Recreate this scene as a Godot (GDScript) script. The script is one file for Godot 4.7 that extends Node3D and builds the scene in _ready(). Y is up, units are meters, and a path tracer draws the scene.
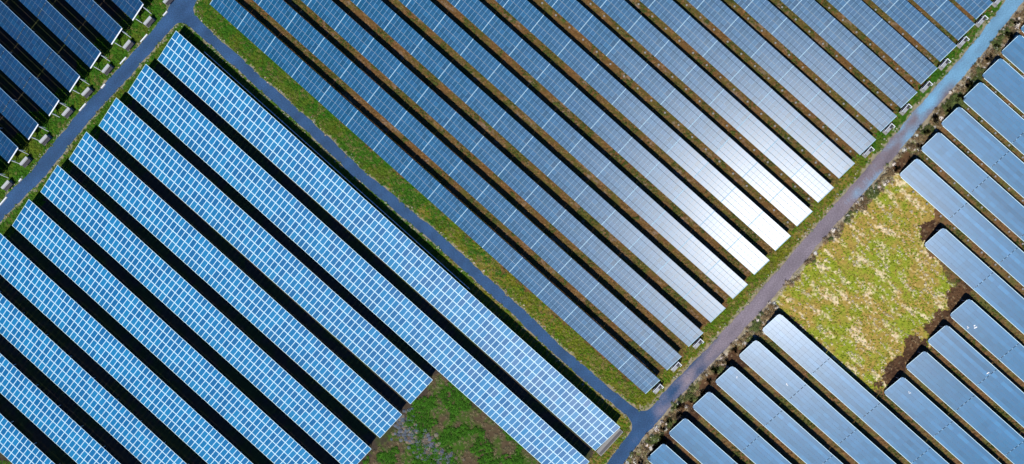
extends Node3D
# A solar farm seen straight down from a drone: four blocks of panel rows, three farm roads, verges and a dry field.
# x = right in the photo, z = down in the photo, y = up. Photo pixels become points through at(): direction from the
# lens, distance from the known height (ground, panel edge) the thing has.

const CAM_H := 170.0
const FOC := 900.0
const TILT := 0.349            # panel tilt, 20 degrees
const X0 := -115.0
const Z0 := -60.0
const CELL := 0.5
const GW := 460
const GH := 240

var M := {}
var rng := RandomNumberGenerator.new()
var road_sdf := PackedFloat32Array()
var biome := PackedByteArray()
var names := {}
var meshes := {}
var n_warp := FastNoiseLite.new()

func at(px: float, py: float, h := 0.0) -> Vector3:
	return Vector3((px - 512.0) / FOC * (CAM_H - h), h, (py - 232.0) / FOC * (CAM_H - h))

func _ready() -> void:
	rng.seed = 7411
	# ---------- camera, sky, sun ----------
	var cam := Camera3D.new()
	cam.name = "camera"
	cam.position = Vector3(0, CAM_H, 0)
	cam.rotation_degrees = Vector3(-90, 0, 0)
	cam.fov = rad_to_deg(2.0 * atan(232.0 / FOC))
	cam.far = 3000.0
	add_child(cam)
	cam.current = true
	var env := Environment.new()
	env.background_mode = Environment.BG_SKY
	var sky := Sky.new()
	var sm := ProceduralSkyMaterial.new()
	sm.sky_top_color = Color(0.20, 0.42, 0.80)
	sm.sky_horizon_color = Color(0.62, 0.76, 0.90)
	sm.sky_curve = 0.12
	sm.ground_horizon_color = Color(0.45, 0.5, 0.5)
	sm.ground_bottom_color = Color(0.15, 0.17, 0.13)
	sm.sun_angle_max = 1.0
	sky.sky_material = sm
	env.sky = sky
	env.background_energy_multiplier = 0.55
	env.ambient_light_source = Environment.AMBIENT_SOURCE_SKY
	env.tonemap_mode = Environment.TONE_MAPPER_LINEAR
	env.tonemap_exposure = 1.0
	env.sdfgi_enabled = true
	env.ssao_enabled = true
	env.ssil_enabled = true
	var we := WorldEnvironment.new()
	we.name = "world_environment"
	we.environment = env
	add_child(we)
	var sun := DirectionalLight3D.new()
	sun.name = "sun"
	sun.light_energy = 1.6
	sun.light_color = Color(1.0, 0.975, 0.94)
	sun.light_angular_distance = 0.5
	sun.shadow_enabled = true
	add_child(sun)
	# the bright glint on the panels at the road bend: the sun mirrored in panels tilted 20 degrees
	sun.look_at_from_position(Vector3.ZERO, -Vector3(-0.16, 0.856, 0.493), Vector3.UP)

	make_materials()
	make_grids()
	make_ground()
	make_roads()
	make_meshes()
	block_a()
	block_b()
	block_c()
	block_d()
	site_furniture()
	vegetation()

# ---------------------------------------------------------------- helpers
func mat(c: Color, rough := 0.8, spec := 0.5, metal := 0.0) -> StandardMaterial3D:
	var m := StandardMaterial3D.new()
	m.albedo_color = c.linear_to_srgb()
	m.roughness = rough
	m.metallic_specular = spec
	m.metallic = metal
	return m

func vmat(rough := 0.8, spec := 0.5) -> StandardMaterial3D:
	var m := StandardMaterial3D.new()
	m.vertex_color_use_as_albedo = true
	m.roughness = rough
	m.metallic_specular = spec
	return m

func numbered(called: String) -> String:
	if not names.has(called):
		names[called] = 0
		return called
	names[called] += 1
	return "%s_%03d" % [called, names[called]]

func tag(o: Node, label: String, category: String, group := "") -> void:
	o.set_meta("label", label)
	o.set_meta("category", category)
	if group != "":
		o.set_meta("group", group)

func part(parent: Node, called: String, mesh: Mesh, xf := Transform3D.IDENTITY) -> MeshInstance3D:
	var o := MeshInstance3D.new()
	o.name = called
	o.mesh = mesh
	o.transform = xf
	parent.add_child(o, true)
	return o

func thing(called: String, p: Vector3, yaw: float) -> Node3D:
	var o := Node3D.new()
	o.name = numbered(called)
	o.position = p
	o.rotation.y = yaw
	add_child(o)
	return o

func quad(st: SurfaceTool, a: Vector3, b: Vector3, c: Vector3, d: Vector3, n: Vector3) -> void:
	for v in [a, b, c, a, c, d]:
		st.set_normal(n)
		st.add_vertex(v)

# an axis-aligned box, faces wound clockwise from outside
func box(st: SurfaceTool, lo: Vector3, hi: Vector3) -> void:
	var p := func(x, y, z): return Vector3(hi.x if x else lo.x, hi.y if y else lo.y, hi.z if z else lo.z)
	quad(st, p.call(0, 1, 0), p.call(1, 1, 0), p.call(1, 1, 1), p.call(0, 1, 1), Vector3.UP)
	quad(st, p.call(0, 0, 1), p.call(1, 0, 1), p.call(1, 0, 0), p.call(0, 0, 0), Vector3.DOWN)
	quad(st, p.call(0, 1, 1), p.call(1, 1, 1), p.call(1, 0, 1), p.call(0, 0, 1), Vector3.BACK)
	quad(st, p.call(1, 1, 0), p.call(0, 1, 0), p.call(0, 0, 0), p.call(1, 0, 0), Vector3.FORWARD)
	quad(st, p.call(1, 1, 1), p.call(1, 1, 0), p.call(1, 0, 0), p.call(1, 0, 1), Vector3.RIGHT)
	quad(st, p.call(0, 1, 0), p.call(0, 1, 1), p.call(0, 0, 1), p.call(0, 0, 0), Vector3.LEFT)

func begin(m: Material) -> SurfaceTool:
	var st := SurfaceTool.new()
	st.begin(Mesh.PRIMITIVE_TRIANGLES)
	st.set_material(m)
	return st

func box_mesh(size: Vector3, m: Material, base := false) -> ArrayMesh:
	var st := begin(m)
	var h := size * 0.5
	if base:
		box(st, Vector3(-h.x, 0, -h.z), Vector3(h.x, size.y, h.z))
	else:
		box(st, -h, h)
	return st.commit()

# a round bar from a to b
func tube(st: SurfaceTool, a: Vector3, b: Vector3, r: float, sides := 8) -> void:
	var d := (b - a).normalized()
	var u := d.cross(Vector3.UP if absf(d.y) < 0.9 else Vector3.RIGHT).normalized()
	var v := d.cross(u)
	for i in sides:
		var t0 := TAU * i / sides
		var t1 := TAU * (i + 1) / sides
		var o0 := u * cos(t0) + v * sin(t0)
		var o1 := u * cos(t1) + v * sin(t1)
		for q in [[a, o0], [b, o0], [b, o1], [a, o0], [b, o1], [a, o1]]:
			st.set_normal(q[1])
			st.add_vertex(q[0] + q[1] * r)
		for q in [b, b + o1 * r, b + o0 * r]:
			st.set_normal(d)
			st.add_vertex(q)

func tube_mesh(a: Vector3, b: Vector3, r: float, m: Material, sides := 8) -> ArrayMesh:
	var st := begin(m)
	tube(st, a, b, r, sides)
	return st.commit()

# ---------------------------------------------------------------- materials
func noise_tex(freq: float, lo: float, hi: float, sz := 512, oct := 4) -> NoiseTexture2D:
	var t := NoiseTexture2D.new()
	t.width = sz
	t.height = sz
	t.seamless = true
	var n := FastNoiseLite.new()
	n.seed = 31
	n.frequency = freq
	n.fractal_octaves = oct
	t.noise = n
	var g := Gradient.new()
	g.set_color(0, Color(lo, lo, lo))
	g.set_color(1, Color(hi, hi, hi))
	t.color_ramp = g
	return t

func make_materials() -> void:
	# panel glass: dimpled solar glass, so the mirrored sun spreads
	var tints := [Vector3(0.006, 0.143, 0.325), Vector3(0.005, 0.122, 0.295), Vector3(0.009, 0.165, 0.355), Vector3(0.004, 0.108, 0.270)]
	for i in 4:
		var t: Vector3 = tints[i]
		var g := mat(Color(t.x, t.y, t.z), 0.34, 0.45)
		M["glass_a%d" % i] = g
	M.glass = vmat(0.28, 0.34)
	M.white_frame = mat(Color(0.56, 0.79, 0.86), 0.45, 0.4)
	M.joint = mat(Color(0.34, 0.54, 0.66), 0.5, 0.3)
	M.silver = mat(Color(0.25, 0.44, 0.60), 0.5, 0.3)
	M.silver_dark = mat(Color(0.10, 0.17, 0.26), 0.5)
	M.back = mat(Color(0.13, 0.16, 0.20), 0.6, 0.3)
	M.steel = mat(Color(0.42, 0.46, 0.48), 0.55, 0.5, 0.2)
	M.white_post = mat(Color(0.70, 0.76, 0.78), 0.5)
	M.concrete = mat(Color(0.36, 0.36, 0.34), 0.9)
	M.concrete.albedo_texture = noise_tex(0.03, 0.65, 1.0)
	M.concrete.uv1_triplanar = true
	M.concrete.uv1_scale = Vector3(1.2, 1.2, 1.2)
	M.cabinet = mat(Color(0.30, 0.32, 0.33), 0.5)
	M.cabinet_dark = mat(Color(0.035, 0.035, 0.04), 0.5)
	M.cabinet_roof = mat(Color(0.42, 0.45, 0.46), 0.45)
	M.leaf = vmat(0.75, 0.25)
	M.leaf.backlight_enabled = true
	M.leaf.backlight = Color(0.12, 0.16, 0.04)
	M.stone = vmat(0.9, 0.3)
	M.splash = mat(Color(0.80, 0.82, 0.82), 0.8)
	M.road = vmat(0.85, 0.4)
	M.road.albedo_texture = noise_tex(0.035, 0.62, 1.0, 1024, 5)
	M.road.uv1_triplanar = true
	M.road.uv1_world_triplanar = true
	M.road.uv1_scale = Vector3(0.11, 0.11, 0.11)

# ---------------------------------------------------------------- site plan on a 0.5 m grid
var road_px := [
	[[-110, 336], [-30, 246], [0, 212], [37.5, 174], [85, 116], [137, 58], [186, 2], [235, -52], [290, -112]],
	[[178, 8], [217, 44], [257, 80], [298, 116], [357, 172], [428, 231], [514, 308], [555, 348], [605, 391], [640, 419]],
	[[545, 550], [590, 498], [614, 465], [643, 427], [673, 393], [717, 348], [768, 293], [820, 232], [871, 174], [919, 116], [970, 58], [1015, 0], [1060, -52], [1110, -110]]]
var road_half := [1.28, 1.02, 1.32]

func seg_dist(p: Vector2, a: Vector2, b: Vector2) -> float:
	var ab := b - a
	var t := clampf((p - a).dot(ab) / ab.length_squared(), 0.0, 1.0)
	return p.distance_to(a + ab * t)

func smin(a: float, b: float, k: float) -> float:
	var h := clampf(0.5 + 0.5 * (b - a) / k, 0.0, 1.0)
	return lerpf(b, a, h) - k * h * (1.0 - h)

func poly(pts: Array) -> PackedVector2Array:
	var r := PackedVector2Array()
	for q in pts:
		var w := at(q[0], q[1])
		r.append(Vector2(w.x, w.z))
	return r

# ground cover kinds: 0 verge grass, 1 block soil with weeds, 2 plain dark soil, 3 dry field, 4 scrub, 5 rough bottom field,
# 6 brown soil with dry grass, 7 cast shade at row ends painted dark brown, 8 drying olive verge with warm flare tint in its colour
func make_grids() -> void:
	n_warp.seed = 5
	n_warp.frequency = 0.09
	n_warp.fractal_octaves = 3
	var lines := []
	for r in road_px:
		var l := PackedVector2Array()
		for q in r:
			var w := at(q[0], q[1])
			l.append(Vector2(w.x, w.z))
		lines.append(l)
	var pa := poly([[190, 46], [612, 424], [580, 475], [440, 389], [340, 500], [300, 600], [150, 600], [-8, 452], [-180, 300], [-180, 250], [6, 243], [152, 70]])
	var pf2 := poly([[433, 378], [440, 372], [590, 500], [570, 620], [300, 620], [340, 495]])
	var pb := poly([[206, -4], [640, 391], [660, 378], [1005, -12], [1090, -110], [310, -110]])
	var pfield := poly([[772, 302], [840, 232], [897, 170], [935, 206], [922, 245], [955, 285], [950, 315], [928, 341], [906, 367], [884, 393], [862, 384], [784, 312]])
	var pd := poly([[130, 6], [0, 152], [-110, 280], [-200, 200], [-200, -120], [220, -110]])
	var l3: PackedVector2Array = lines[2]
	var end_shade := []  # centres of the shade patches painted into the ground at row ends
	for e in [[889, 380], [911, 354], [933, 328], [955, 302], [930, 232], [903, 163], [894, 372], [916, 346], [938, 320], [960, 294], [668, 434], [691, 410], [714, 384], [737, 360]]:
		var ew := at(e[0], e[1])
		end_shade.append(Vector2(ew.x, ew.z))
	road_sdf.resize(GW * GH)
	biome.resize(GW * GH)
	for j in GH:
		for i in GW:
			var p := Vector2(X0 + i * CELL, Z0 + j * CELL)
			var w := Vector2(n_warp.get_noise_2d(p.x * 2.0, p.y * 2.0), n_warp.get_noise_2d(p.x * 2.0 + 90.0, p.y * 2.0))
			var ds := [99.0, 99.0, 99.0]
			for k in 3:
				var l: PackedVector2Array = lines[k]
				for s in l.size() - 1:
					var d: float = seg_dist(p, l[s], l[s + 1]) - road_half[k]
					if d < ds[k]:
						ds[k] = d
			var sd: float = smin(smin(ds[0], ds[1], 2.6), ds[2], 2.6)
			sd += w.x * 0.22 + n_warp.get_noise_2d(p.x * 8.0, p.y * 8.0) * 0.16
			road_sdf[j * GW + i] = sd
			var q := p + w * 1.2
			var b := 0
			var in_shade := false
			for e in end_shade:
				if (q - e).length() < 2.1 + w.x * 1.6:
					in_shade = true
			if in_shade and sd > 0.8:
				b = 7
			elif Geometry2D.is_point_in_polygon(q, pfield):
				b = 3
			elif Geometry2D.is_point_in_polygon(q, pf2):
				b = 5
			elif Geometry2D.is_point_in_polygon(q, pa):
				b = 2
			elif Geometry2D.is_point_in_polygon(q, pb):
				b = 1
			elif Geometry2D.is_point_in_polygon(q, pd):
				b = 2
			else:
				# right of the third road: scrub strip, then brown block soil
				for s in l3.size() - 1:
					var a := l3[s]
					var c := l3[s + 1]
					if q.y <= a.y and q.y > c.y:
						var xr: float = lerpf(a.x, c.x, (q.y - a.y) / (c.y - a.y))
						if q.x > xr:
							b = 4 if ds[2] + w.y * 1.5 < 3.1 else 6
						break
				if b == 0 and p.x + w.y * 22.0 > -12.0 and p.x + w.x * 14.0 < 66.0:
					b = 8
			biome[j * GW + i] = b

func grid_i(x: float, z: float) -> int:
	return clampi(int((z - Z0) / CELL + 0.5), 0, GH - 1) * GW + clampi(int((x - X0) / CELL + 0.5), 0, GW - 1)

func sdf_at(x: float, z: float) -> float:
	var fx := clampf((x - X0) / CELL, 0.0, GW - 1.001)
	var fz := clampf((z - Z0) / CELL, 0.0, GH - 1.001)
	var i := int(fx)
	var j := int(fz)
	fx -= i
	fz -= j
	var k := j * GW + i
	return lerpf(lerpf(road_sdf[k], road_sdf[k + 1], fx), lerpf(road_sdf[k + GW], road_sdf[k + GW + 1], fx), fz)

# ---------------------------------------------------------------- ground
func noise_bytes(w: int, h: int, freq: float, seed_: int, oct: int, sx := 1.0) -> PackedByteArray:
	var n := FastNoiseLite.new()
	n.seed = seed_
	n.frequency = freq
	n.fractal_octaves = oct
	n.noise_type = FastNoiseLite.TYPE_SIMPLEX_SMOOTH
	return n.get_image(w, h).get_data()

# three base colours (linear) per cover: main, second, accent
var cover := [
	[Vector3(0.028, 0.098, 0.004), Vector3(0.070, 0.112, 0.008), Vector3(0.20, 0.17, 0.075)],
	[Vector3(0.125, 0.066, 0.020), Vector3(0.085, 0.074, 0.014), Vector3(0.20, 0.145, 0.10)],
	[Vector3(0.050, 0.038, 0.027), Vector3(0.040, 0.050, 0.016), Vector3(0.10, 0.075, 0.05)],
	[Vector3(0.33, 0.24, 0.050), Vector3(0.23, 0.275, 0.020), Vector3(0.70, 0.58, 0.38)],
	[Vector3(0.155, 0.110, 0.055), Vector3(0.130, 0.135, 0.040), Vector3(0.52, 0.47, 0.36)],
	[Vector3(0.080, 0.058, 0.030), Vector3(0.040, 0.095, 0.008), Vector3(0.21, 0.18, 0.13)],
	[Vector3(0.150, 0.082, 0.034), Vector3(0.100, 0.095, 0.024), Vector3(0.30, 0.22, 0.13)],
	[Vector3(0.055, 0.027, 0.014), Vector3(0.095, 0.050, 0.022), Vector3(0.20, 0.12, 0.07)],  # dark brown standing in for shade beside the row ends
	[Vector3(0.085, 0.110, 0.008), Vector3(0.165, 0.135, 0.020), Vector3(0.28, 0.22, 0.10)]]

func make_ground() -> void:
	var W := 1656
	var H := 864
	var n1 := noise_bytes(W, H, 0.045, 11, 5)
	var n2 := noise_bytes(W, H, 0.010, 12, 4)
	var n3 := noise_bytes(W, H, 0.16, 13, 3)
	var SW := 1024
	var str_n := noise_bytes(SW, SW, 0.05, 14, 4)
	var data := PackedByteArray()
	data.resize(W * H * 3)
	var lut := PackedByteArray()
	lut.resize(1025)
	for i in 1025:
		lut[i] = int(clampf(pow(i / 1024.0, 1.0 / 2.2), 0.0, 1.0) * 255.0)
	var step := GW * CELL / W
	var o := 0
	for y in H:
		var z := Z0 + y * step
		for x in W:
			var k := y * W + x
			var a := n1[k] / 255.0
			var b := n2[k] / 255.0
			var c := n3[k] / 255.0
			var wx := X0 + x * step
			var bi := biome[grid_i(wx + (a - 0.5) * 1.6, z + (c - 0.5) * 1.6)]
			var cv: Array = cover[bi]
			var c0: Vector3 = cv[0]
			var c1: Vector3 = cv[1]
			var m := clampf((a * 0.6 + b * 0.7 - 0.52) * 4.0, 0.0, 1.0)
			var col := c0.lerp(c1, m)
			# dry stems lie in streaks along the rows
			var su := int((wx * 0.746 + z * 0.666) * 2.6 + 2048.0) & 1023
			var sv := int((-wx * 0.666 + z * 0.746) * 8.0 + 2048.0) & 1023
			var s := str_n[sv * SW + su] / 255.0
			var lim := 0.78
			if bi == 3 or bi == 4:
				lim = 0.57
			elif bi == 1:
				lim = 0.60
			elif bi == 2:
				lim = 0.78
			var acc := clampf((s * 0.65 + c * 0.35 - lim) * 7.0, 0.0, 1.0)
			if acc > 0.0:
				var c2: Vector3 = cv[2]
				col = col.lerp(c2, acc * 0.8)
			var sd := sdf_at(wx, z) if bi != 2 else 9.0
			var wide := 0.45 if wx > 24.0 else 0.0
			if sd < 0.55 + wide:
				var e := clampf((0.34 + wide * 0.8 - sd + (a - 0.5) * 1.1 + (c - 0.5) * 0.7) * 4.0, 0.0, 1.0)
				col = col.lerp(Vector3(0.29, 0.25, 0.18), e * 0.75)
			col *= 0.72 + 0.56 * c
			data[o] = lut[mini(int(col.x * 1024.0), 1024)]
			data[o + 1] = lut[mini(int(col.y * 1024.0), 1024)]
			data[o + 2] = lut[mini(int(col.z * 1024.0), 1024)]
			o += 3
	var img := Image.create_from_data(W, H, false, Image.FORMAT_RGB8, data)
	img.generate_mipmaps()
	var gm := StandardMaterial3D.new()
	gm.albedo_texture = ImageTexture.create_from_image(img)
	gm.roughness = 0.95
	gm.metallic_specular = 0.2
	var far := mat(Color(0.06, 0.10, 0.02), 0.95, 0.2)
	far.albedo_texture = noise_tex(0.02, 0.55, 1.0, 512, 5)
	far.uv1_triplanar = true
	far.uv1_world_triplanar = true
	far.uv1_scale = Vector3(0.05, 0.05, 0.05)
	var x1 := X0 + GW * CELL
	var z1 := Z0 + H * step
	var st := begin(gm)
	var cs := [Vector3(X0, 0, Z0), Vector3(x1, 0, Z0), Vector3(x1, 0, z1), Vector3(X0, 0, z1)]
	var uvs := [Vector2(0, 0), Vector2(1, 0), Vector2(1, 1), Vector2(0, 1)]
	for i in [0, 1, 2, 0, 2, 3]:
		st.set_normal(Vector3.UP)
		st.set_uv(uvs[i])
		st.add_vertex(cs[i])
	var mesh := st.commit()
	var so := begin(far)
	var R := 1400.0
	for q in [[-R, -R, R, Z0], [-R, z1, R, R], [-R, Z0, X0, z1], [x1, Z0, R, z1]]:
		quad(so, Vector3(q[0], 0, q[1]), Vector3(q[2], 0, q[1]), Vector3(q[2], 0, q[3]), Vector3(q[0], 0, q[3]), Vector3.UP)
	so.commit(mesh)
	var g := MeshInstance3D.new()
	g.name = "ground"
	g.mesh = mesh
	g.set_meta("kind", "structure")
	add_child(g)

# ---------------------------------------------------------------- roads: contour of the plan, marching squares
func road_colour(p: Vector2) -> Color:
	# blue-grey asphalt on the two narrow roads, paler worn chippings on the wide one
	var n := n_warp.get_noise_2d(p.x * 1.4 + 300.0, p.y * 1.4) * 0.5 + n_warp.get_noise_2d((p.x * 0.67 - p.y * 0.74) * 1.2, (p.x * 0.74 + p.y * 0.67) * 4.5 + 70.0) * 0.7
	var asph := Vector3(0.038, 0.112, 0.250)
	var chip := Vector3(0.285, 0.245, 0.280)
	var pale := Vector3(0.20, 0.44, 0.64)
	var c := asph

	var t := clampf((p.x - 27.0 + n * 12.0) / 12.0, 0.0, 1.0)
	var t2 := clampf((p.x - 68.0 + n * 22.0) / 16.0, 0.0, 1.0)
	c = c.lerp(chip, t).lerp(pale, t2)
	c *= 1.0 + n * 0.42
	return Color(c.x, c.y, c.z)

func make_roads() -> void:
	var st := begin(M.road)
	var h := 0.035
	for j in GH - 1:
		for i in GW - 1:
			var ids := [j * GW + i, j * GW + i + 1, (j + 1) * GW + i + 1, (j + 1) * GW + i]
			var v := [road_sdf[ids[0]], road_sdf[ids[1]], road_sdf[ids[2]], road_sdf[ids[3]]]
			if v[0] > 0.0 and v[1] > 0.0 and v[2] > 0.0 and v[3] > 0.0:
				continue
			var x := X0 + i * CELL
			var z := Z0 + j * CELL
			var ps := [Vector2(x, z), Vector2(x + CELL, z), Vector2(x + CELL, z + CELL), Vector2(x, z + CELL)]
			var out := []
			for k in 4:
				var n := (k + 1) % 4
				if v[k] <= 0.0:
					out.append(ps[k])
				if (v[k] <= 0.0) != (v[n] <= 0.0):
					out.append(ps[k].lerp(ps[n], v[k] / (v[k] - v[n])))
			for k in range(1, out.size() - 1):
				for q in [out[0], out[k], out[k + 1]]:
					st.set_normal(Vector3.UP)
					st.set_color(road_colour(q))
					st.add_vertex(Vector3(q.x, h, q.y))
	var o := MeshInstance3D.new()
	o.name = "road"
	o.mesh = st.commit()
	o.set_meta("kind", "structure")
	add_child(o)

# ---------------------------------------------------------------- panel meshes
func pane(st: SurfaceTool, x0: float, x1: float, z0: float, z1: float, y: float, c: Vector3, cut := -1, cutr := 0.0) -> void:
	var pts := [Vector3(x0, y, z0), Vector3(x1, y, z0), Vector3(x1, y, z1), Vector3(x0, y, z1)]
	if cut >= 0:
		var rp := []
		for k in 4:
			if k == cut:
				var pv: Vector3 = (pts[(k + 3) % 4] - pts[k]).normalized()
				var nx: Vector3 = (pts[(k + 1) % 4] - pts[k]).normalized()
				for s in 5:
					var t := PI * 0.5 * s / 4.0
					rp.append(pts[k] + pv * cutr * (1.0 - sin(t)) + nx * cutr * (1.0 - cos(t)))
			else:
				rp.append(pts[k])
		pts = rp
	for k in range(1, pts.size() - 1):
		for q in [pts[0], pts[k], pts[k + 1]]:
			st.set_normal(Vector3.UP)
			st.set_color(Color(c.x, c.y, c.z))
			st.add_vertex(q)

const A_PITCH := 1.0
const A_TIER := 1.765

func make_meshes() -> void:
	# single framed module of the bright block
	meshes.module = []
	for i in 4:
		var st := begin(M.white_frame)
		box(st, Vector3(-0.490, -0.035, -0.872), Vector3(0.490, 0.0, 0.872))
		var mesh := st.commit()
		var sg := begin(M["glass_a%d" % i])
		quad(sg, Vector3(-0.436, 0.003, -0.800), Vector3(0.436, 0.003, -0.800), Vector3(0.436, 0.003, 0.800), Vector3(-0.436, 0.003, 0.800), Vector3.UP)
		sg.commit(mesh)
		meshes.module.append(mesh)
	# sections for the other blocks; local x along the row, z down the slope from the high edge
	meshes.b = []
	meshes.d = []
	meshes.c = []
	meshes.c_end = []
	meshes.cn = []
	meshes.cn_end = []
	for i in 5:
		meshes.b.append(grid_section(6.86, 4, 4.0, 8, Vector3(0.012, 0.088, 0.188), 0.048, 0.05, M.silver))
		meshes.d.append(grid_section(6.86, 4, 3.94, 8, Vector3(0.010, 0.048, 0.118), 0.035, 0.045, M.silver_dark))
		meshes.c.append(plain_section(12.60, 6, 4.65, 10, false))
		meshes.c_end.append(plain_section(12.60, 6, 4.65, 10, true))
		meshes.cn.append(plain_section(12.60, 6, 4.4, 10, false))
		meshes.cn_end.append(plain_section(12.60, 6, 4.4, 10, true))

# framed: [frame mesh, pane mesh]
func grid_section(len_: float, tiers: int, w: float, cols: int, tint: Vector3, line: float, gap: float, fm: Material) -> Array:
	var sf := begin(fm)
	var sp := begin(M.glass)
	var th := w / tiers
	var cw := (len_ - 0.12) / cols
	for t in tiers:
		var z0 := t * th + gap * 0.5
		var z1 := (t + 1) * th - gap * 0.5
		box(sf, Vector3(0.06, -0.04, z0), Vector3(len_ - 0.06, 0.0, z1))
		for c in cols:
			var v := 1.0 + rng.randfn(0.0, 0.07)
			if c % 2 == 0:
				v *= 1.0 + rng.randfn(0.0, 0.03)
			pane(sp, 0.06 + c * cw + line * 0.5, 0.06 + (c + 1) * cw - line * 0.5, z0 + 0.004, z1 - 0.004, 0.004, tint * v)
	return [sf.commit(), sp.commit()]

func plain_section(len_: float, tiers: int, w: float, cols: int, rounded: bool) -> Array:
	var sf := begin(M.back)
	var sp := begin(M.glass)
	var th := w / tiers
	var cw := (len_ - 0.09) / cols
	var tint := Vector3(0.034, 0.140, 0.270)
	var cr := 0.34
	for t in tiers:
		var tv := 1.0 + rng.randfn(0.0, 0.09)
		var x0 := 0.045 + (cr if rounded and (t == 0 or t == tiers - 1) else 0.0)
		box(sf, Vector3(x0, -0.03, t * th + 0.004), Vector3(len_ - 0.045, 0.0, (t + 1) * th - 0.004))
		for c in cols:
			var v := tv * (1.0 + rng.randfn(0.0, 0.05))
			var cut := -1
			if rounded and c == 0:
				cut = 0 if t == 0 else (3 if t == tiers - 1 else -1)
			pane(sp, 0.045 + c * cw + 0.010, 0.045 + (c + 1) * cw - 0.010, t * th + 0.014, (t + 1) * th - 0.014, 0.004, tint * v, cut, cr)
	return [sf.commit(), sp.commit()]

# ---------------------------------------------------------------- rows
# a row node on the ground below its high edge; x runs along the row, z points down the slope
func row(called: String, p0: Vector2, p1: Vector2, yh: float) -> Array:
	var a := at(p0.x, p0.y, yh)
	var b := at(p1.x, p1.y, yh)
	var d := b - a
	var o := thing(called, Vector3(a.x, 0, a.z), -atan2(d.z, d.x))
	return [o, d.length()]

func slope_xf(x: float, s: float, yh: float, jit := 0.0) -> Transform3D:
	var bs := Basis(Vector3.RIGHT, TILT + rng.randfn(0.0, jit)) * Basis(Vector3.BACK, rng.randfn(0.0, jit))
	return Transform3D(bs, Vector3(x, yh - s * sin(TILT), s * cos(TILT)))

func supports(o: Node3D, length: float, w: float, yh: float, every: float, pm: Material, footing := false, end_brace := false) -> void:
	var wc := w * cos(TILT)
	for f in [0.16, 0.5, 0.84]:
		var s: float = w * f
		var xf := Transform3D(Basis(Vector3.RIGHT, TILT), Vector3(length * 0.5, yh - s * sin(TILT) - 0.10, s * cos(TILT)))
		part(o, "rail", box_mesh(Vector3(length - 0.1, 0.10, 0.07), M.steel), xf)
	var n := maxi(2, int(round(length / every)))
	var rear := 0.14
	var front := 0.86
	var hr := yh - w * rear * sin(TILT) - 0.2
	var hf := yh - w * front * sin(TILT) - 0.2
	var mr := tube_mesh(Vector3.ZERO, Vector3(0, hr, 0), 0.075, pm)
	var mf := tube_mesh(Vector3.ZERO, Vector3(0, hf, 0), 0.075, pm)
	var foot := tube_mesh(Vector3.ZERO, Vector3(0, 0.22, 0), 0.20, M.concrete, 10)
	for i in n + 1:
		var x: float = lerpf(0.12, length - 0.12, float(i) / n)
		part(o, "post", mr, Transform3D(Basis(), Vector3(x, 0, wc * rear)))
		part(o, "post", mf, Transform3D(Basis(), Vector3(x, 0, wc * front)))
	if footing:
		var m := int(length / 3.45)
		for i in m:
			part(o, "footing", foot, Transform3D(Basis(), Vector3(length - 1.6 - i * 3.45, 0, wc + 0.42)))
	if end_brace:
		part(o, "brace", tube_mesh(Vector3(length - 0.12, hf * 0.8, wc * front), Vector3(length + 0.7, 0.0, wc * front - 0.1), 0.07, pm), Transform3D.IDENTITY)
		part(o, "brace", tube_mesh(Vector3(length - 0.12, hr * 0.8, wc * rear), Vector3(length + 0.8, 0.0, wc * rear + 0.1), 0.07, pm), Transform3D.IDENTITY)

const ORD := ["first", "second", "third", "fourth", "fifth", "sixth", "seventh", "eighth", "ninth", "tenth", "eleventh", "twelfth", "thirteenth", "fourteenth", "fifteenth", "sixteenth", "seventeenth", "eighteenth", "nineteenth"]

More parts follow.
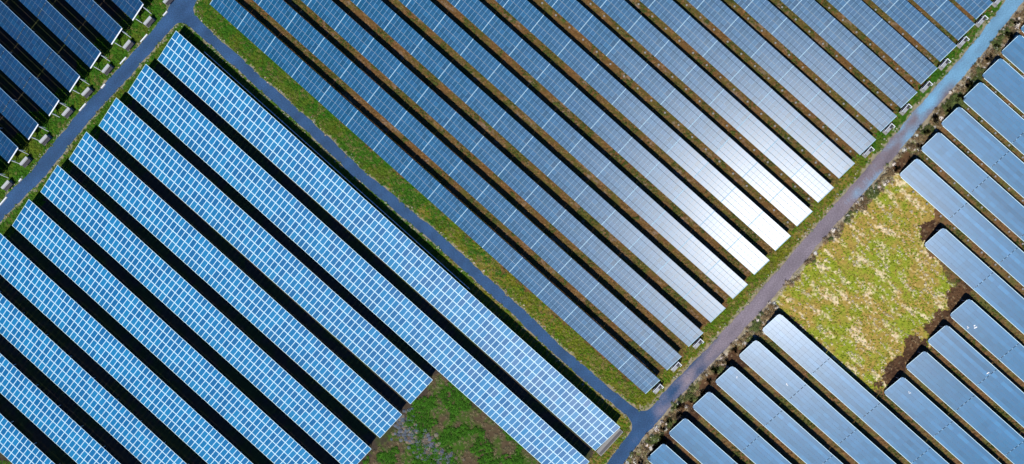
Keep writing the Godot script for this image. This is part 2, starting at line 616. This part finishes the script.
func block_a() -> void:
	var yh := 2.9
	var rows := [
		[176.0, 30.5, 620.3, 427.3], [145.8, 63.8, 589.5, 461.8], [116.3, 97.5, 432.8, 380.0], [86.3, 131.5, 402.0, 414.5],
		[57.5, 164.8, 371.5, 449.0], [28.8, 199.0, 342.0, 483.5], [0.0, 233.0, 312.5, 518.0], [-29.0, 266.5, 283.0, 552.0],
		[-58.0, 300.0, 254.0, 586.0], [-87.0, 333.5, 225.0, 620.0]]
	for r in rows.size():
		var q: Array = rows[r]
		var p0 := Vector2(q[0], q[1])
		var p1 := Vector2(q[2], q[3])
		if p1.y > 530.0:
			p1 = p0.lerp(p1, (530.0 - p0.y) / (p1.y - p0.y))
		var rr := row("solar_panel_row", p0, p1, yh)
		var o: Node3D = rr[0]
		var cols := int(round(rr[1] / A_PITCH))
		var pitch: float = rr[1] / cols
		var where := "alongside the narrow road crossing the farm" if r == 0 else "%s row in from the narrow road crossing the farm" % ORD[r]
		tag(o, "white-framed bright blue solar panel row, " + where, "solar panels", "white-framed bright blue panel rows")
		var list := []
		for c in cols:
			for t in 4:
				var xf := slope_xf((c + 0.5) * pitch, (t + 0.5) * A_TIER, yh, 0.009)
				var g := o.transform * xf.origin
				var px := 512.0 + g.x * FOC / (CAM_H - g.y)
				var py := 232.0 + g.z * FOC / (CAM_H - g.y)
				var inside := px > -4 and px < 1028 and py > -4 and py < 468
				list.append([(0.0 if inside else 1.0e6) + Vector2(px - 512.0, py - 232.0).length(), xf, rng.randi() % 4])
		list.sort_custom(func(a, b): return a[0] < b[0])
		var rest := []
		for i in list.size():
			if i < 300 and list[i][0] < 1.0e6:
				part(o, "module", meshes.module[list[i][2]], list[i][1])
			else:
				rest.append(list[i])
		if rest.size() > 0:
			var am := ArrayMesh.new()
			for v in 4:
				for surf in 2:
					var st := begin(meshes.module[v].surface_get_material(surf))
					var used := false
					for e in rest:
						if e[2] == v:
							st.append_from(meshes.module[v], surf, e[1])
							used = true
					if used:
						st.commit(am)
			part(o, "further_modules", am).set_meta("kind", "stuff")
		supports(o, rr[1], 4 * A_TIER, yh, 6.0, M.white_post)

func sections(o: Node3D, length: float, sec: float, w: float, yh: float, kinds: Array, from_end: bool, end_kinds := [], jit := 0.0022) -> void:
	var n := int(ceil(length / sec))
	for i in n:
		var x := length - (i + 1) * sec if from_end else i * sec
		var set_: Array = kinds
		if not from_end and i == 0 and end_kinds.size() > 0:
			set_ = end_kinds
		var k: Array = set_[rng.randi() % set_.size()]
		var s := part(o, "panel_section", k[0], slope_xf(x, 0.0, yh, jit))
		var m := part(s, "modules", k[1])
		m.set_meta("kind", "stuff")

func edge_bars(o: Node3D, length: float, sec: float, w: float, yh: float, m: Material, wide: float, from_end: bool, n: int) -> void:
	var bar := box_mesh(Vector3(wide, 0.05, w), m)
	for i in n + 1:
		var x := length - i * sec if from_end else i * sec
		part(o, "joint_bar", bar, slope_xf(x, w * 0.5, yh + 0.002, 0.0))

func block_b() -> void:
	var yh := 2.3
	var w := 4.0
	var ends := [[660, 380], [681.5, 356.3], [703.3, 332.5], [725.5, 308], [747.8, 284.3], [769.5, 260], [790.8, 235.8], [812.5, 211.2], [833.8, 187.3], [854.8, 163],
		[876, 139.3], [896.8, 115.8], [917.3, 92], [937.4, 68], [956.8, 45.2], [975, 23.8], [993, 2.5], [1011, -19]]
	for r in ends.size():
		var p1 := Vector2(ends[r][0], ends[r][1])
		var p0 := Vector2(226.0 + 20.9 * r, 0)
		p0.y = p1.y - (p1.x - p0.x) * 0.8935
		if p0.y < -75.0:
			p0 = Vector2(p1.x - (p1.y + 75.0) / 0.8935, -75.0)
		var rr := row("solar_panel_row", p0, p1, yh)
		var o: Node3D = rr[0]
		var sec := 6.86
		var where := "bordering the grassy verge of the narrow road" if r == 0 else "%s row in from the grassy verge" % ORD[r]
		tag(o, "grey-blue gridded solar panel row with pale joints, " + where, "solar panels", "grey-blue gridded panel rows")
		sections(o, rr[1], sec, w, yh, meshes.b, true)
		edge_bars(o, rr[1], sec, w, yh, M.joint, 0.085, true, int(ceil(rr[1] / sec)))
		supports(o, rr[1], w, yh, 6.86, M.steel, r >= 7)

func block_c() -> void:
	var yh := 2.0
	var starts := [[663.3, 443], [685, 417.5], [709, 391], [732, 365.5], [755.8, 339.5], [779.3, 313.3],
		[902.3, 376.3], [924.3, 350.5], [946.3, 324.5], [968.8, 298.3], [943, 227.3], [916.8, 157.8], [938.5, 131.5], [959, 106], [980.3, 81.3], [1000.3, 57.5], [1019.5, 34], [1039, 10.5], [1058, -13], [640.5, 469.5]]
	var lab := ["second row up from the road fork", "third row up from the road fork", "fourth row up from the road fork", "fifth row up from the road fork", "sixth row up from the road fork", "long edge bordering the dry grass field",
		"small white mark near its end by dry field", "second row from the long field-edge row", "third row from the long field-edge row", "white splash by its end at dry field", "its end reaching into the dry field", "first row past the dry field beside the wide road",
		"second row past the dry field beside the wide road", "third row past the dry field beside the wide road", "fourth row past the dry field beside the wide road", "fifth row past the dry field beside the wide road", "sixth row past the dry field beside the wide road", "seventh row past the dry field beside the wide road", "eighth row past the dry field beside the wide road", "closest row to the road fork"]
	for r in starts.size():
		var w := 4.4 if r >= 11 and r < 19 else 4.65
		var p0 := Vector2(starts[r][0], starts[r][1])
		var ln := minf((1120.0 - p0.x) / 0.747, (540.0 - p0.y) / 0.664)
		var p1 := p0 + Vector2(0.747, 0.664) * ln
		var rr := row("solar_panel_row", p0, p1, yh)
		var o: Node3D = rr[0]
		var sec := 12.6
		tag(o, "round-cornered pale blue solar panel row, " + lab[r], "solar panels", "frameless pale blue panel rows")
		sections(o, rr[1], sec, w, yh, meshes.c if w > 4.5 else meshes.cn, false, meshes.c_end if w > 4.5 else meshes.cn_end, 0.0006)
		supports(o, rr[1], w, yh, 6.3, M.steel, r >= 11)
		var n := int(ceil(rr[1] / sec))
		var trim := box_mesh(Vector3(n * sec - 0.7, 0.05, 0.07), M.white_frame)
		part(o, "edge_trim", trim, slope_xf(n * sec * 0.5 + 0.25, -0.036, yh, 0.0))
		part(o, "edge_trim", trim, slope_xf(n * sec * 0.5 + 0.25, w + 0.036, yh, 0.0))
		part(o, "end_trim", box_mesh(Vector3(0.06, 0.05, w - 0.84), M.white_frame), slope_xf(0.045, w * 0.5, yh, 0.0))
		for gi in range(1, n):
			for t in 5:
				part(o, "joint_clip", box_mesh(Vector3(0.08, 0.02, 0.30), M.silver), slope_xf(gi * sec, w * (t + 0.5) / 5.0 + 0.2, yh + 0.012, 0.0))
		var marks := {9: [[4.9, 3.0, 0.55], [4.1, 4.0, 0.35]], 6: [[3.2, 1.4, 0.4]], 3: [[2.3, 1.0, 0.35]], 4: [[10.2, 2.4, 0.45]], 8: [[12.2, 1.6, 0.45]]}
		if marks.has(r):
			for mk in marks[r]:
				part(o, "bird_splash", splash(mk[2], r), slope_xf(mk[0], mk[1], yh + 0.025, 0.0))

func splash(size: float, sd: int) -> ArrayMesh:
	var g := RandomNumberGenerator.new()
	g.seed = 100 + sd
	var st := begin(M.splash)
	for k in 3:
		var c := Vector3(g.randf_range(-0.5, 0.5) * size, 0.0015 * k, g.randf_range(-0.6, 0.6) * size)
		var rx := size * g.randf_range(0.15, 0.3)
		var rz := size * g.randf_range(0.2, 0.5)
		for i in 10:
			var t0 := TAU * i / 10
			var t1 := TAU * (i + 1) / 10
			var f0 := 0.8 + 0.3 * sin(t0 * 3.0 + k)
			var f1 := 0.8 + 0.3 * sin(t1 * 3.0 + k)
			for q in [c, c + Vector3(cos(t0) * rx * f0, 0, sin(t0) * rz * f0), c + Vector3(cos(t1) * rx * f1, 0, sin(t1) * rz * f1)]:
				st.set_normal(Vector3.UP)
				st.add_vertex(q)
	return st.commit()

func block_d() -> void:
	var yh := 3.6
	var w := 3.94
	var ends := [[164.5, -20], [143, 3.8], [121.8, 28], [100.5, 52.2], [79.5, 76], [58.8, 100], [38, 124], [17.7, 147.5], [-3, 171.5], [-24, 196]]
	for r in ends.size():
		var p1 := Vector2(ends[r][0], ends[r][1])
		var ln := 150.0 if r > 6 else 230.0
		var p0 := p1 - Vector2(0.725, 0.689) * minf(ln, maxf((p1.x + 80.0) / 0.725, 60.0))
		var rr := row("solar_panel_row", p0, p1, yh)
		var o: Node3D = rr[0]
		tag(o, "dark navy solar panel row on white posts, %s row down from the road junction" % ORD[r], "solar panels", "dark navy panel rows")
		sections(o, rr[1], 6.86, w, yh, meshes.d, true)
		part(o, "end_trim", box_mesh(Vector3(0.2, 0.06, w), M.white_post), slope_xf(rr[1] + 0.08, w * 0.5, yh + 0.002, 0.0))
		part(o, "edge_trim", box_mesh(Vector3(rr[1], 0.05, 0.06), M.silver), slope_xf(rr[1] * 0.5, -0.03, yh, 0.0))
		supports(o, rr[1], w, yh, 6.86, M.white_post, false, true)

# ---------------------------------------------------------------- cabinets, kerb bars, conduit
func cabinet(p: Vector3, yaw: float, label: String, group: String, framed: bool) -> void:
	var o := thing("inverter_cabinet", p, yaw)
	tag(o, label, "cabinet", group)
	part(o, "plinth", box_mesh(Vector3(2.1, 0.12, 0.95), M.concrete, true))
	if framed:
		part(o, "body", box_mesh(Vector3(1.5, 0.85, 0.5), M.cabinet, true), Transform3D(Basis(), Vector3(0, 0.12, 0)))
		part(o, "door", box_mesh(Vector3(0.66, 0.7, 0.03), M.cabinet_dark), Transform3D(Basis(), Vector3(-0.36, 0.56, 0.265)))
		part(o, "door", box_mesh(Vector3(0.66, 0.7, 0.03), M.cabinet_dark), Transform3D(Basis(), Vector3(0.36, 0.56, 0.265)))
		var st := begin(M.white_post)
		var ys := 1.15
		tube(st, Vector3(-0.95, ys, -0.42), Vector3(0.95, ys, -0.42), 0.07)
		tube(st, Vector3(0.95, ys, -0.42), Vector3(0.95, ys, 0.40), 0.07)
		tube(st, Vector3(0.95, ys, 0.40), Vector3(0.55, ys, 0.40), 0.07)
		for q in [Vector3(-0.95, 0, -0.42), Vector3(0.95, 0, -0.42), Vector3(0.95, 0, 0.40)]:
			tube(st, q + Vector3(0, 0.1, 0), q + Vector3(0, ys + 0.05, 0), 0.07)
		part(o, "guard_frame", st.commit())
		part(o, "vent_hood", box_mesh(Vector3(0.5, 0.14, 0.36), M.cabinet_dark, true), Transform3D(Basis(), Vector3(0.42, 0.972, 0)))
	else:
		part(o, "body", box_mesh(Vector3(1.75, 1.05, 0.55), M.cabinet, true), Transform3D(Basis(), Vector3(0, 0.12, -0.08)))
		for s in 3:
			part(o, "door", box_mesh(Vector3(0.53, 0.9, 0.03), M.cabinet_dark), Transform3D(Basis(), Vector3(-0.57 + 0.57 * s, 0.66, 0.212)))  # front coloured near black for the shade on it
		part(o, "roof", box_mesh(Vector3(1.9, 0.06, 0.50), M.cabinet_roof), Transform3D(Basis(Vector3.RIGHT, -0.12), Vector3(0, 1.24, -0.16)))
		part(o, "shade_sheet", box_mesh(Vector3(1.8, 0.04, 0.55), M.cabinet_dark), Transform3D(Basis(), Vector3(0, 0.95, 0.50)))  # added dark sheet, stands in for the shaded front

func site_furniture() -> void:
	var yaw := atan2(116.0, 99.0)       # along the roads, up to the right
	var dc := [[150.5, 22.5], [130, 46], [109, 70], [89, 93], [69.5, 113], [47, 140], [27.5, 162], [9.3, 185.5], [170, 1]]
	for i in dc.size():
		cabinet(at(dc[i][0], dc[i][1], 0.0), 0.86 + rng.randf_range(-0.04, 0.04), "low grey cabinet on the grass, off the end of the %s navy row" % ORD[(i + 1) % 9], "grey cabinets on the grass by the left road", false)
	var bc := [[657.5, 388.5], [675.5, 366.5], [697.5, 343.5], [867, 152.5], [887.5, 129.5], [904.3, 110], [924.8, 87.5], [943, 65], [961.3, 43], [980, 22], [996.5, 2]]
	var bn := [0, 1, 2, 10, 11, 12, 13, 14, 15, 16, 17]
	for i in bc.size():
		cabinet(at(bc[i][0], bc[i][1], 0.5), 0.84, "dark cabinet in a white tube guard at the end of the %s gridded row" % ORD[bn[i]], "guarded cabinets by the wide road", true)
	var bars := [[143.8, 38, 1.9], [123, 60.5, 1.7], [82.5, 107, 1.8], [20, 180, 0.7], [3, 201, 2.0], [103, 86, 1.0], [165, 13.5, 1.1]]
	for q in bars:
		var o := thing("kerb_bar", at(q[0], q[1], 0.15), 0.86)
		o.position.y = 0
		tag(o, "short white painted concrete bar along the left road edge", "kerb", "white kerb bars by the left road")
		part(o, "bar", box_mesh(Vector3(q[2], 0.20, 0.20), M.white_post, true))
		part(o, "base", box_mesh(Vector3(q[2] + 0.12, 0.05, 0.36), M.concrete, true))
	# a thin pale pipe on stands behind the high edge of the first bright row
	var a := at(206, 53)
	var b := at(470, 289)
	var d := b - a
	var len_ := d.length()
	var o2 := thing("conduit_pipe", a, -atan2(d.z, d.x))
	tag(o2, "thin pale pipe on short stands in the shade behind the white-framed row", "pipe")
	part(o2, "pipe", tube_mesh(Vector3(0, 0.9, 0), Vector3(len_, 0.9, 0), 0.08, M.white_post))
	for i in 15:
		part(o2, "stand", tube_mesh(Vector3(len_ * i / 14.0, 0, 0), Vector3(len_ * i / 14.0, 0.86, 0), 0.04, M.steel, 6))
	var o3 := thing("grey_strip", at(609.5, 441.5), 0.83)  # low grey box with a darker strip on top
	tag(o3, "narrow grey strip along the end of the longest white-framed row", "slab")
	part(o3, "slab", box_mesh(Vector3(6.2, 0.28, 1.3), M.concrete, true))
	part(o3, "cover", box_mesh(Vector3(5.9, 0.05, 0.5), M.cabinet_dark), Transform3D(Basis(), Vector3(0, 0.30, 0.25)))

# ---------------------------------------------------------------- plants and stones
func tuft_mesh(blades: int, height: float, spread: float, width: float, sd: int) -> ArrayMesh:
	var g := RandomNumberGenerator.new()
	g.seed = sd
	var st := begin(M.leaf)
	for i in blades:
		var t := g.randf() * TAU
		var out := Vector3(cos(t), 0, sin(t))
		var side := Vector3(-out.z, 0, out.x) * width * g.randf_range(0.7, 1.3)
		var base := out * g.randf() * spread * 0.35
		var hgt := height * g.randf_range(0.55, 1.1)
		var mid := base + out * spread * g.randf_range(0.25, 0.5) + Vector3(0, hgt * 0.7, 0)
		var tip := base + out * spread * g.randf_range(0.7, 1.2) + Vector3(0, hgt * g.randf_range(0.7, 1.0), 0)
		var v := g.randf_range(0.75, 1.2)
		for q in [base - side, mid + side, base + side, base - side, mid - side, mid + side, mid - side, tip, mid + side]:
			st.set_color(Color(v, v, v))
			st.set_normal((Vector3.UP + out * 0.4).normalized())
			st.add_vertex(q)
	return st.commit()

func stone_mesh(sd: int) -> ArrayMesh:
	var g := RandomNumberGenerator.new()
	g.seed = sd
	var st := begin(M.stone)
	st.set_smooth_group(-1)
	var ring := []
	for lv in 3:
		var rr := []
		for i in 7:
			var t := TAU * i / 7.0 + lv * 0.3
			var r: float = [0.5, 0.46, 0.24][lv] * g.randf_range(0.75, 1.2)
			rr.append(Vector3(cos(t) * r, [0.0, 0.22, 0.36][lv] * g.randf_range(0.85, 1.15), sin(t) * r))
		ring.append(rr)
	var top := Vector3(0, 0.40, 0)
	for lv in 2:
		for i in 7:
			var n := (i + 1) % 7
			for q in [ring[lv][i], ring[lv + 1][n], ring[lv][n], ring[lv][i], ring[lv + 1][i], ring[lv + 1][n]]:
				st.set_color(Color.WHITE)
				st.add_vertex(q)
	for i in 7:
		for q in [ring[2][i], top, ring[2][(i + 1) % 7]]:
			st.set_color(Color.WHITE)
			st.add_vertex(q)
	st.generate_normals()
	return st.commit()

func scatter(called: String, label: String, category: String, mesh: Mesh, list: Array) -> void:
	if list.is_empty():
		return
	var mm := MultiMesh.new()
	mm.transform_format = MultiMesh.TRANSFORM_3D
	mm.use_colors = true
	mm.mesh = mesh
	mm.instance_count = list.size()
	for i in list.size():
		mm.set_instance_transform(i, list[i][0])
		mm.set_instance_color(i, list[i][1])
	var o := MultiMeshInstance3D.new()
	o.name = numbered(called)
	o.multimesh = mm
	o.set_meta("kind", "stuff")
	tag(o, label, category)
	add_child(o)

func col(v: Vector3, amount: float) -> Color:
	var f := 1.0 + rng.randf_range(-amount, amount)
	return Color(v.x * f * rng.randf_range(0.9, 1.1), v.y * f, v.z * f)

func vegetation() -> void:
	var green := []
	var dry := []
	var weeds := []
	var scrub := []
	var stones := []
	var n := FastNoiseLite.new()
	n.seed = 77
	n.frequency = 0.14
	n.fractal_octaves = 3
	for i in 230000:
		var x := rng.randf_range(-106.0, 106.0)
		var z := rng.randf_range(-52.0, 52.0)
		var sd := road_sdf[grid_i(x, z)]
		if sd < 0.15 or (x > 24.0 and sd < 0.8 and rng.randf() < 0.6):
			continue
		var b := biome[grid_i(x, z)]
		var v := n.get_noise_2d(x, z)
		var sc := rng.randf_range(0.6, 1.25)
		var xf := Transform3D(Basis(Vector3.UP, rng.randf() * TAU).scaled(Vector3(sc, sc, sc)), Vector3(x, 0, z))
		if b == 0:
			if rng.randf() < (0.03 if x < -64.0 else 0.10) + maxf(0.0, -v) * 0.4:
				dry.append([xf, col(Vector3(0.20, 0.17, 0.06), 0.35)])
			else:
				green.append([xf, col(Vector3(0.036, 0.135, 0.006).lerp(Vector3(0.10, 0.14, 0.010), clampf(v * 2.0, 0.0, 1.0)), 0.35)])
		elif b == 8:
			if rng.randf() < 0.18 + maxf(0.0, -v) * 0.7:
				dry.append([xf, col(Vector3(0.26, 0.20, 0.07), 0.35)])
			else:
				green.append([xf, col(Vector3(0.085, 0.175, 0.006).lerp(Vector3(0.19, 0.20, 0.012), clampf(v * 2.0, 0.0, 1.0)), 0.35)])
		elif b == 3:
			xf = xf.scaled_local(Vector3(0.7, 0.9, 0.7))
			v = v * 0.5 + n.get_noise_2d(x * 3.5 + 200.0, z * 3.5) * 0.6 + 0.06
			var sv := n.get_noise_2d((x * 0.746 + z * 0.666) * 1.4 + 50.0, (-x * 0.666 + z * 0.746) * 7.0)
			if sv > 0.24:
				if rng.randf() < 0.85:
					dry.append([xf, col(Vector3(0.75, 0.66, 0.48), 0.3)])
			elif v > -0.03:
				if rng.randf() < 0.7:
					green.append([xf, col(Vector3(0.26, 0.34, 0.020), 0.35)])
			elif rng.randf() < 0.5:
				dry.append([xf, col(Vector3(0.46, 0.33, 0.08), 0.35)])
		elif b == 4:
			if v > 0.12:
				scrub.append([xf, col(Vector3(0.085, 0.11, 0.03), 0.4)])
			elif rng.randf() < 0.55:
				dry.append([xf, col(Vector3(0.42, 0.37, 0.24), 0.35)])
			else:
				scrub.append([xf, col(Vector3(0.17, 0.12, 0.06), 0.4)])
			if rng.randf() < 0.06:
				stones.append([xf.scaled_local(Vector3(0.8, 0.6, 0.8)), col(Vector3(0.5, 0.48, 0.43), 0.25)])
		elif b == 5:
			if v > 0.02:
				green.append([xf.scaled_local(Vector3(1.5, 1.5, 1.5)), col(Vector3(0.036, 0.125, 0.006), 0.4)])
			elif rng.randf() < 0.3:
				dry.append([xf, col(Vector3(0.17, 0.145, 0.08), 0.35)])
		elif b == 7:  # mostly dark tufts over the painted row-end shade
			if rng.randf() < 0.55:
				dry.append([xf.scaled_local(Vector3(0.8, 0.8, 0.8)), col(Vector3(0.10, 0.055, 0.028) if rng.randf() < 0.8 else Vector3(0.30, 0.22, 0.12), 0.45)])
		elif b == 1 or b == 6:
			if v > (0.1 if x > -25.0 else -0.05) and rng.randf() < 0.6:
				weeds.append([xf, col(Vector3(0.065, 0.085, 0.016), 0.35)])
			elif rng.randf() < 0.4:
				dry.append([xf, col(Vector3(0.24, 0.14, 0.055), 0.35)])
		if b != 2 and sd < (0.9 if x > 24.0 else 0.45) and rng.randf() < 0.35:
			stones.append([xf.scaled_local(Vector3(0.35, 0.25, 0.35)), col(Vector3(0.36, 0.33, 0.28), 0.3)])
	# rubble heap past the ends of the white-framed rows
	for i in 520:
		var t := rng.randf()
		var p := at(lerpf(398.0, 452.0, t) + rng.randfn(0.0, 5.0), lerpf(420.0, 470.0, t) + rng.randfn(0.0, 6.0))
		var sc := rng.randf_range(0.25, 0.9)
		stones.append([Transform3D(Basis(Vector3.UP, rng.randf() * TAU).scaled(Vector3(sc, sc * 0.7, sc)), p), col(Vector3(0.085, 0.100, 0.125) if rng.randf() < 0.6 else Vector3(0.14, 0.12, 0.09), 0.35)])
	scatter("grass_tufts", "green grass growing on the verges beside the roads", "grass", tuft_mesh(9, 0.22, 0.24, 0.030, 3), green)
	scatter("dry_grass", "straw-coloured dry grass tufts in the field and verges", "grass", tuft_mesh(8, 0.26, 0.30, 0.026, 4), dry)
	scatter("weeds", "low olive weeds between the panel rows", "weeds", tuft_mesh(8, 0.20, 0.26, 0.040, 5), weeds)
	scatter("scrub", "tangled brown and olive scrub along the wide road", "scrub", tuft_mesh(12, 0.45, 0.40, 0.045, 6), scrub)
	scatter("stones", "loose pale stones and rubble along road edges", "stones", stone_mesh(9), stones)
	shrubs()

func shrub_mesh(sd: int, leaves: int, tint: Vector3) -> ArrayMesh:
	var g := RandomNumberGenerator.new()
	g.seed = sd
	var st := begin(M.leaf)
	var lobes := []
	for i in 6:
		lobes.append(Vector3(g.randf_range(-0.5, 0.5), g.randf_range(0.35, 0.85), g.randf_range(-0.5, 0.5)))
	for i in leaves:
		var c: Vector3 = lobes[g.randi() % 6]
		var d := Vector3(g.randfn(), g.randfn() * 0.8, g.randfn()).normalized()
		var p := c + d * 0.34 * pow(g.randf(), 0.4)
		p.y = maxf(p.y, 0.06)
		var a := Vector3(g.randfn(), g.randfn() * 0.5, g.randfn()).normalized() * g.randf_range(0.06, 0.11)
		var b := a.cross(d + Vector3(0, 0.4, 0)).normalized() * a.length() * 0.45
		var v := g.randf_range(0.7, 1.3)
		for q in [p - a, p + b, p + a, p - a, p + a, p - b]:
			st.set_color(Color(tint.x * v, tint.y * v, tint.z * v))
			st.set_normal((d + Vector3(0, 0.5, 0)).normalized())
			st.add_vertex(q)
	return st.commit()

func shrubs() -> void:
	var ms := [shrub_mesh(1, 420, Vector3(0.07, 0.10, 0.025)), shrub_mesh(2, 420, Vector3(0.16, 0.15, 0.06)), shrub_mesh(3, 420, Vector3(0.10, 0.07, 0.035))]
	var kinds := ["olive green", "pale yellowish", "dark brown"]
	var line: Array = road_px[2]
	var stem := begin(mat(Color(0.08, 0.055, 0.035), 0.9))
	for k in 4:
		tube(stem, Vector3.ZERO, Vector3(cos(k * 1.6) * 0.3, 0.6, sin(k * 1.6) * 0.3), 0.03, 5)
	var stem_m := stem.commit()
	for i in 46:
		var t := float(i) / 46.0 * 9.6 + 1.8
		var k := int(t)
		var q := Vector2(line[k][0], line[k][1]).lerp(Vector2(line[k + 1][0], line[k + 1][1]), t - k)
		if q.y > 165 and q.y < 330:
			continue
		var off := rng.randf_range(13.0, 23.0)
		q += Vector2(0.76, 0.65) * off
		var w := at(q.x, q.y)
		var o := thing("shrub", w, rng.randf() * TAU)
		var kd := rng.randi() % 3
		var where := "past the dry field, between wide road and panels" if q.y < 200 else "between wide road and panels by the fork"
		tag(o, "small %s shrub %s" % [kinds[kd], where], "shrub", "%s shrubs %s" % [kinds[kd], where])
		var sc := rng.randf_range(0.7, 1.35)
		var bs := Basis().scaled(Vector3(sc, sc * 0.8, sc))
		part(o, "foliage", ms[kd], Transform3D(bs, Vector3.ZERO))
		part(o, "stem", stem_m, Transform3D(bs, Vector3.ZERO))
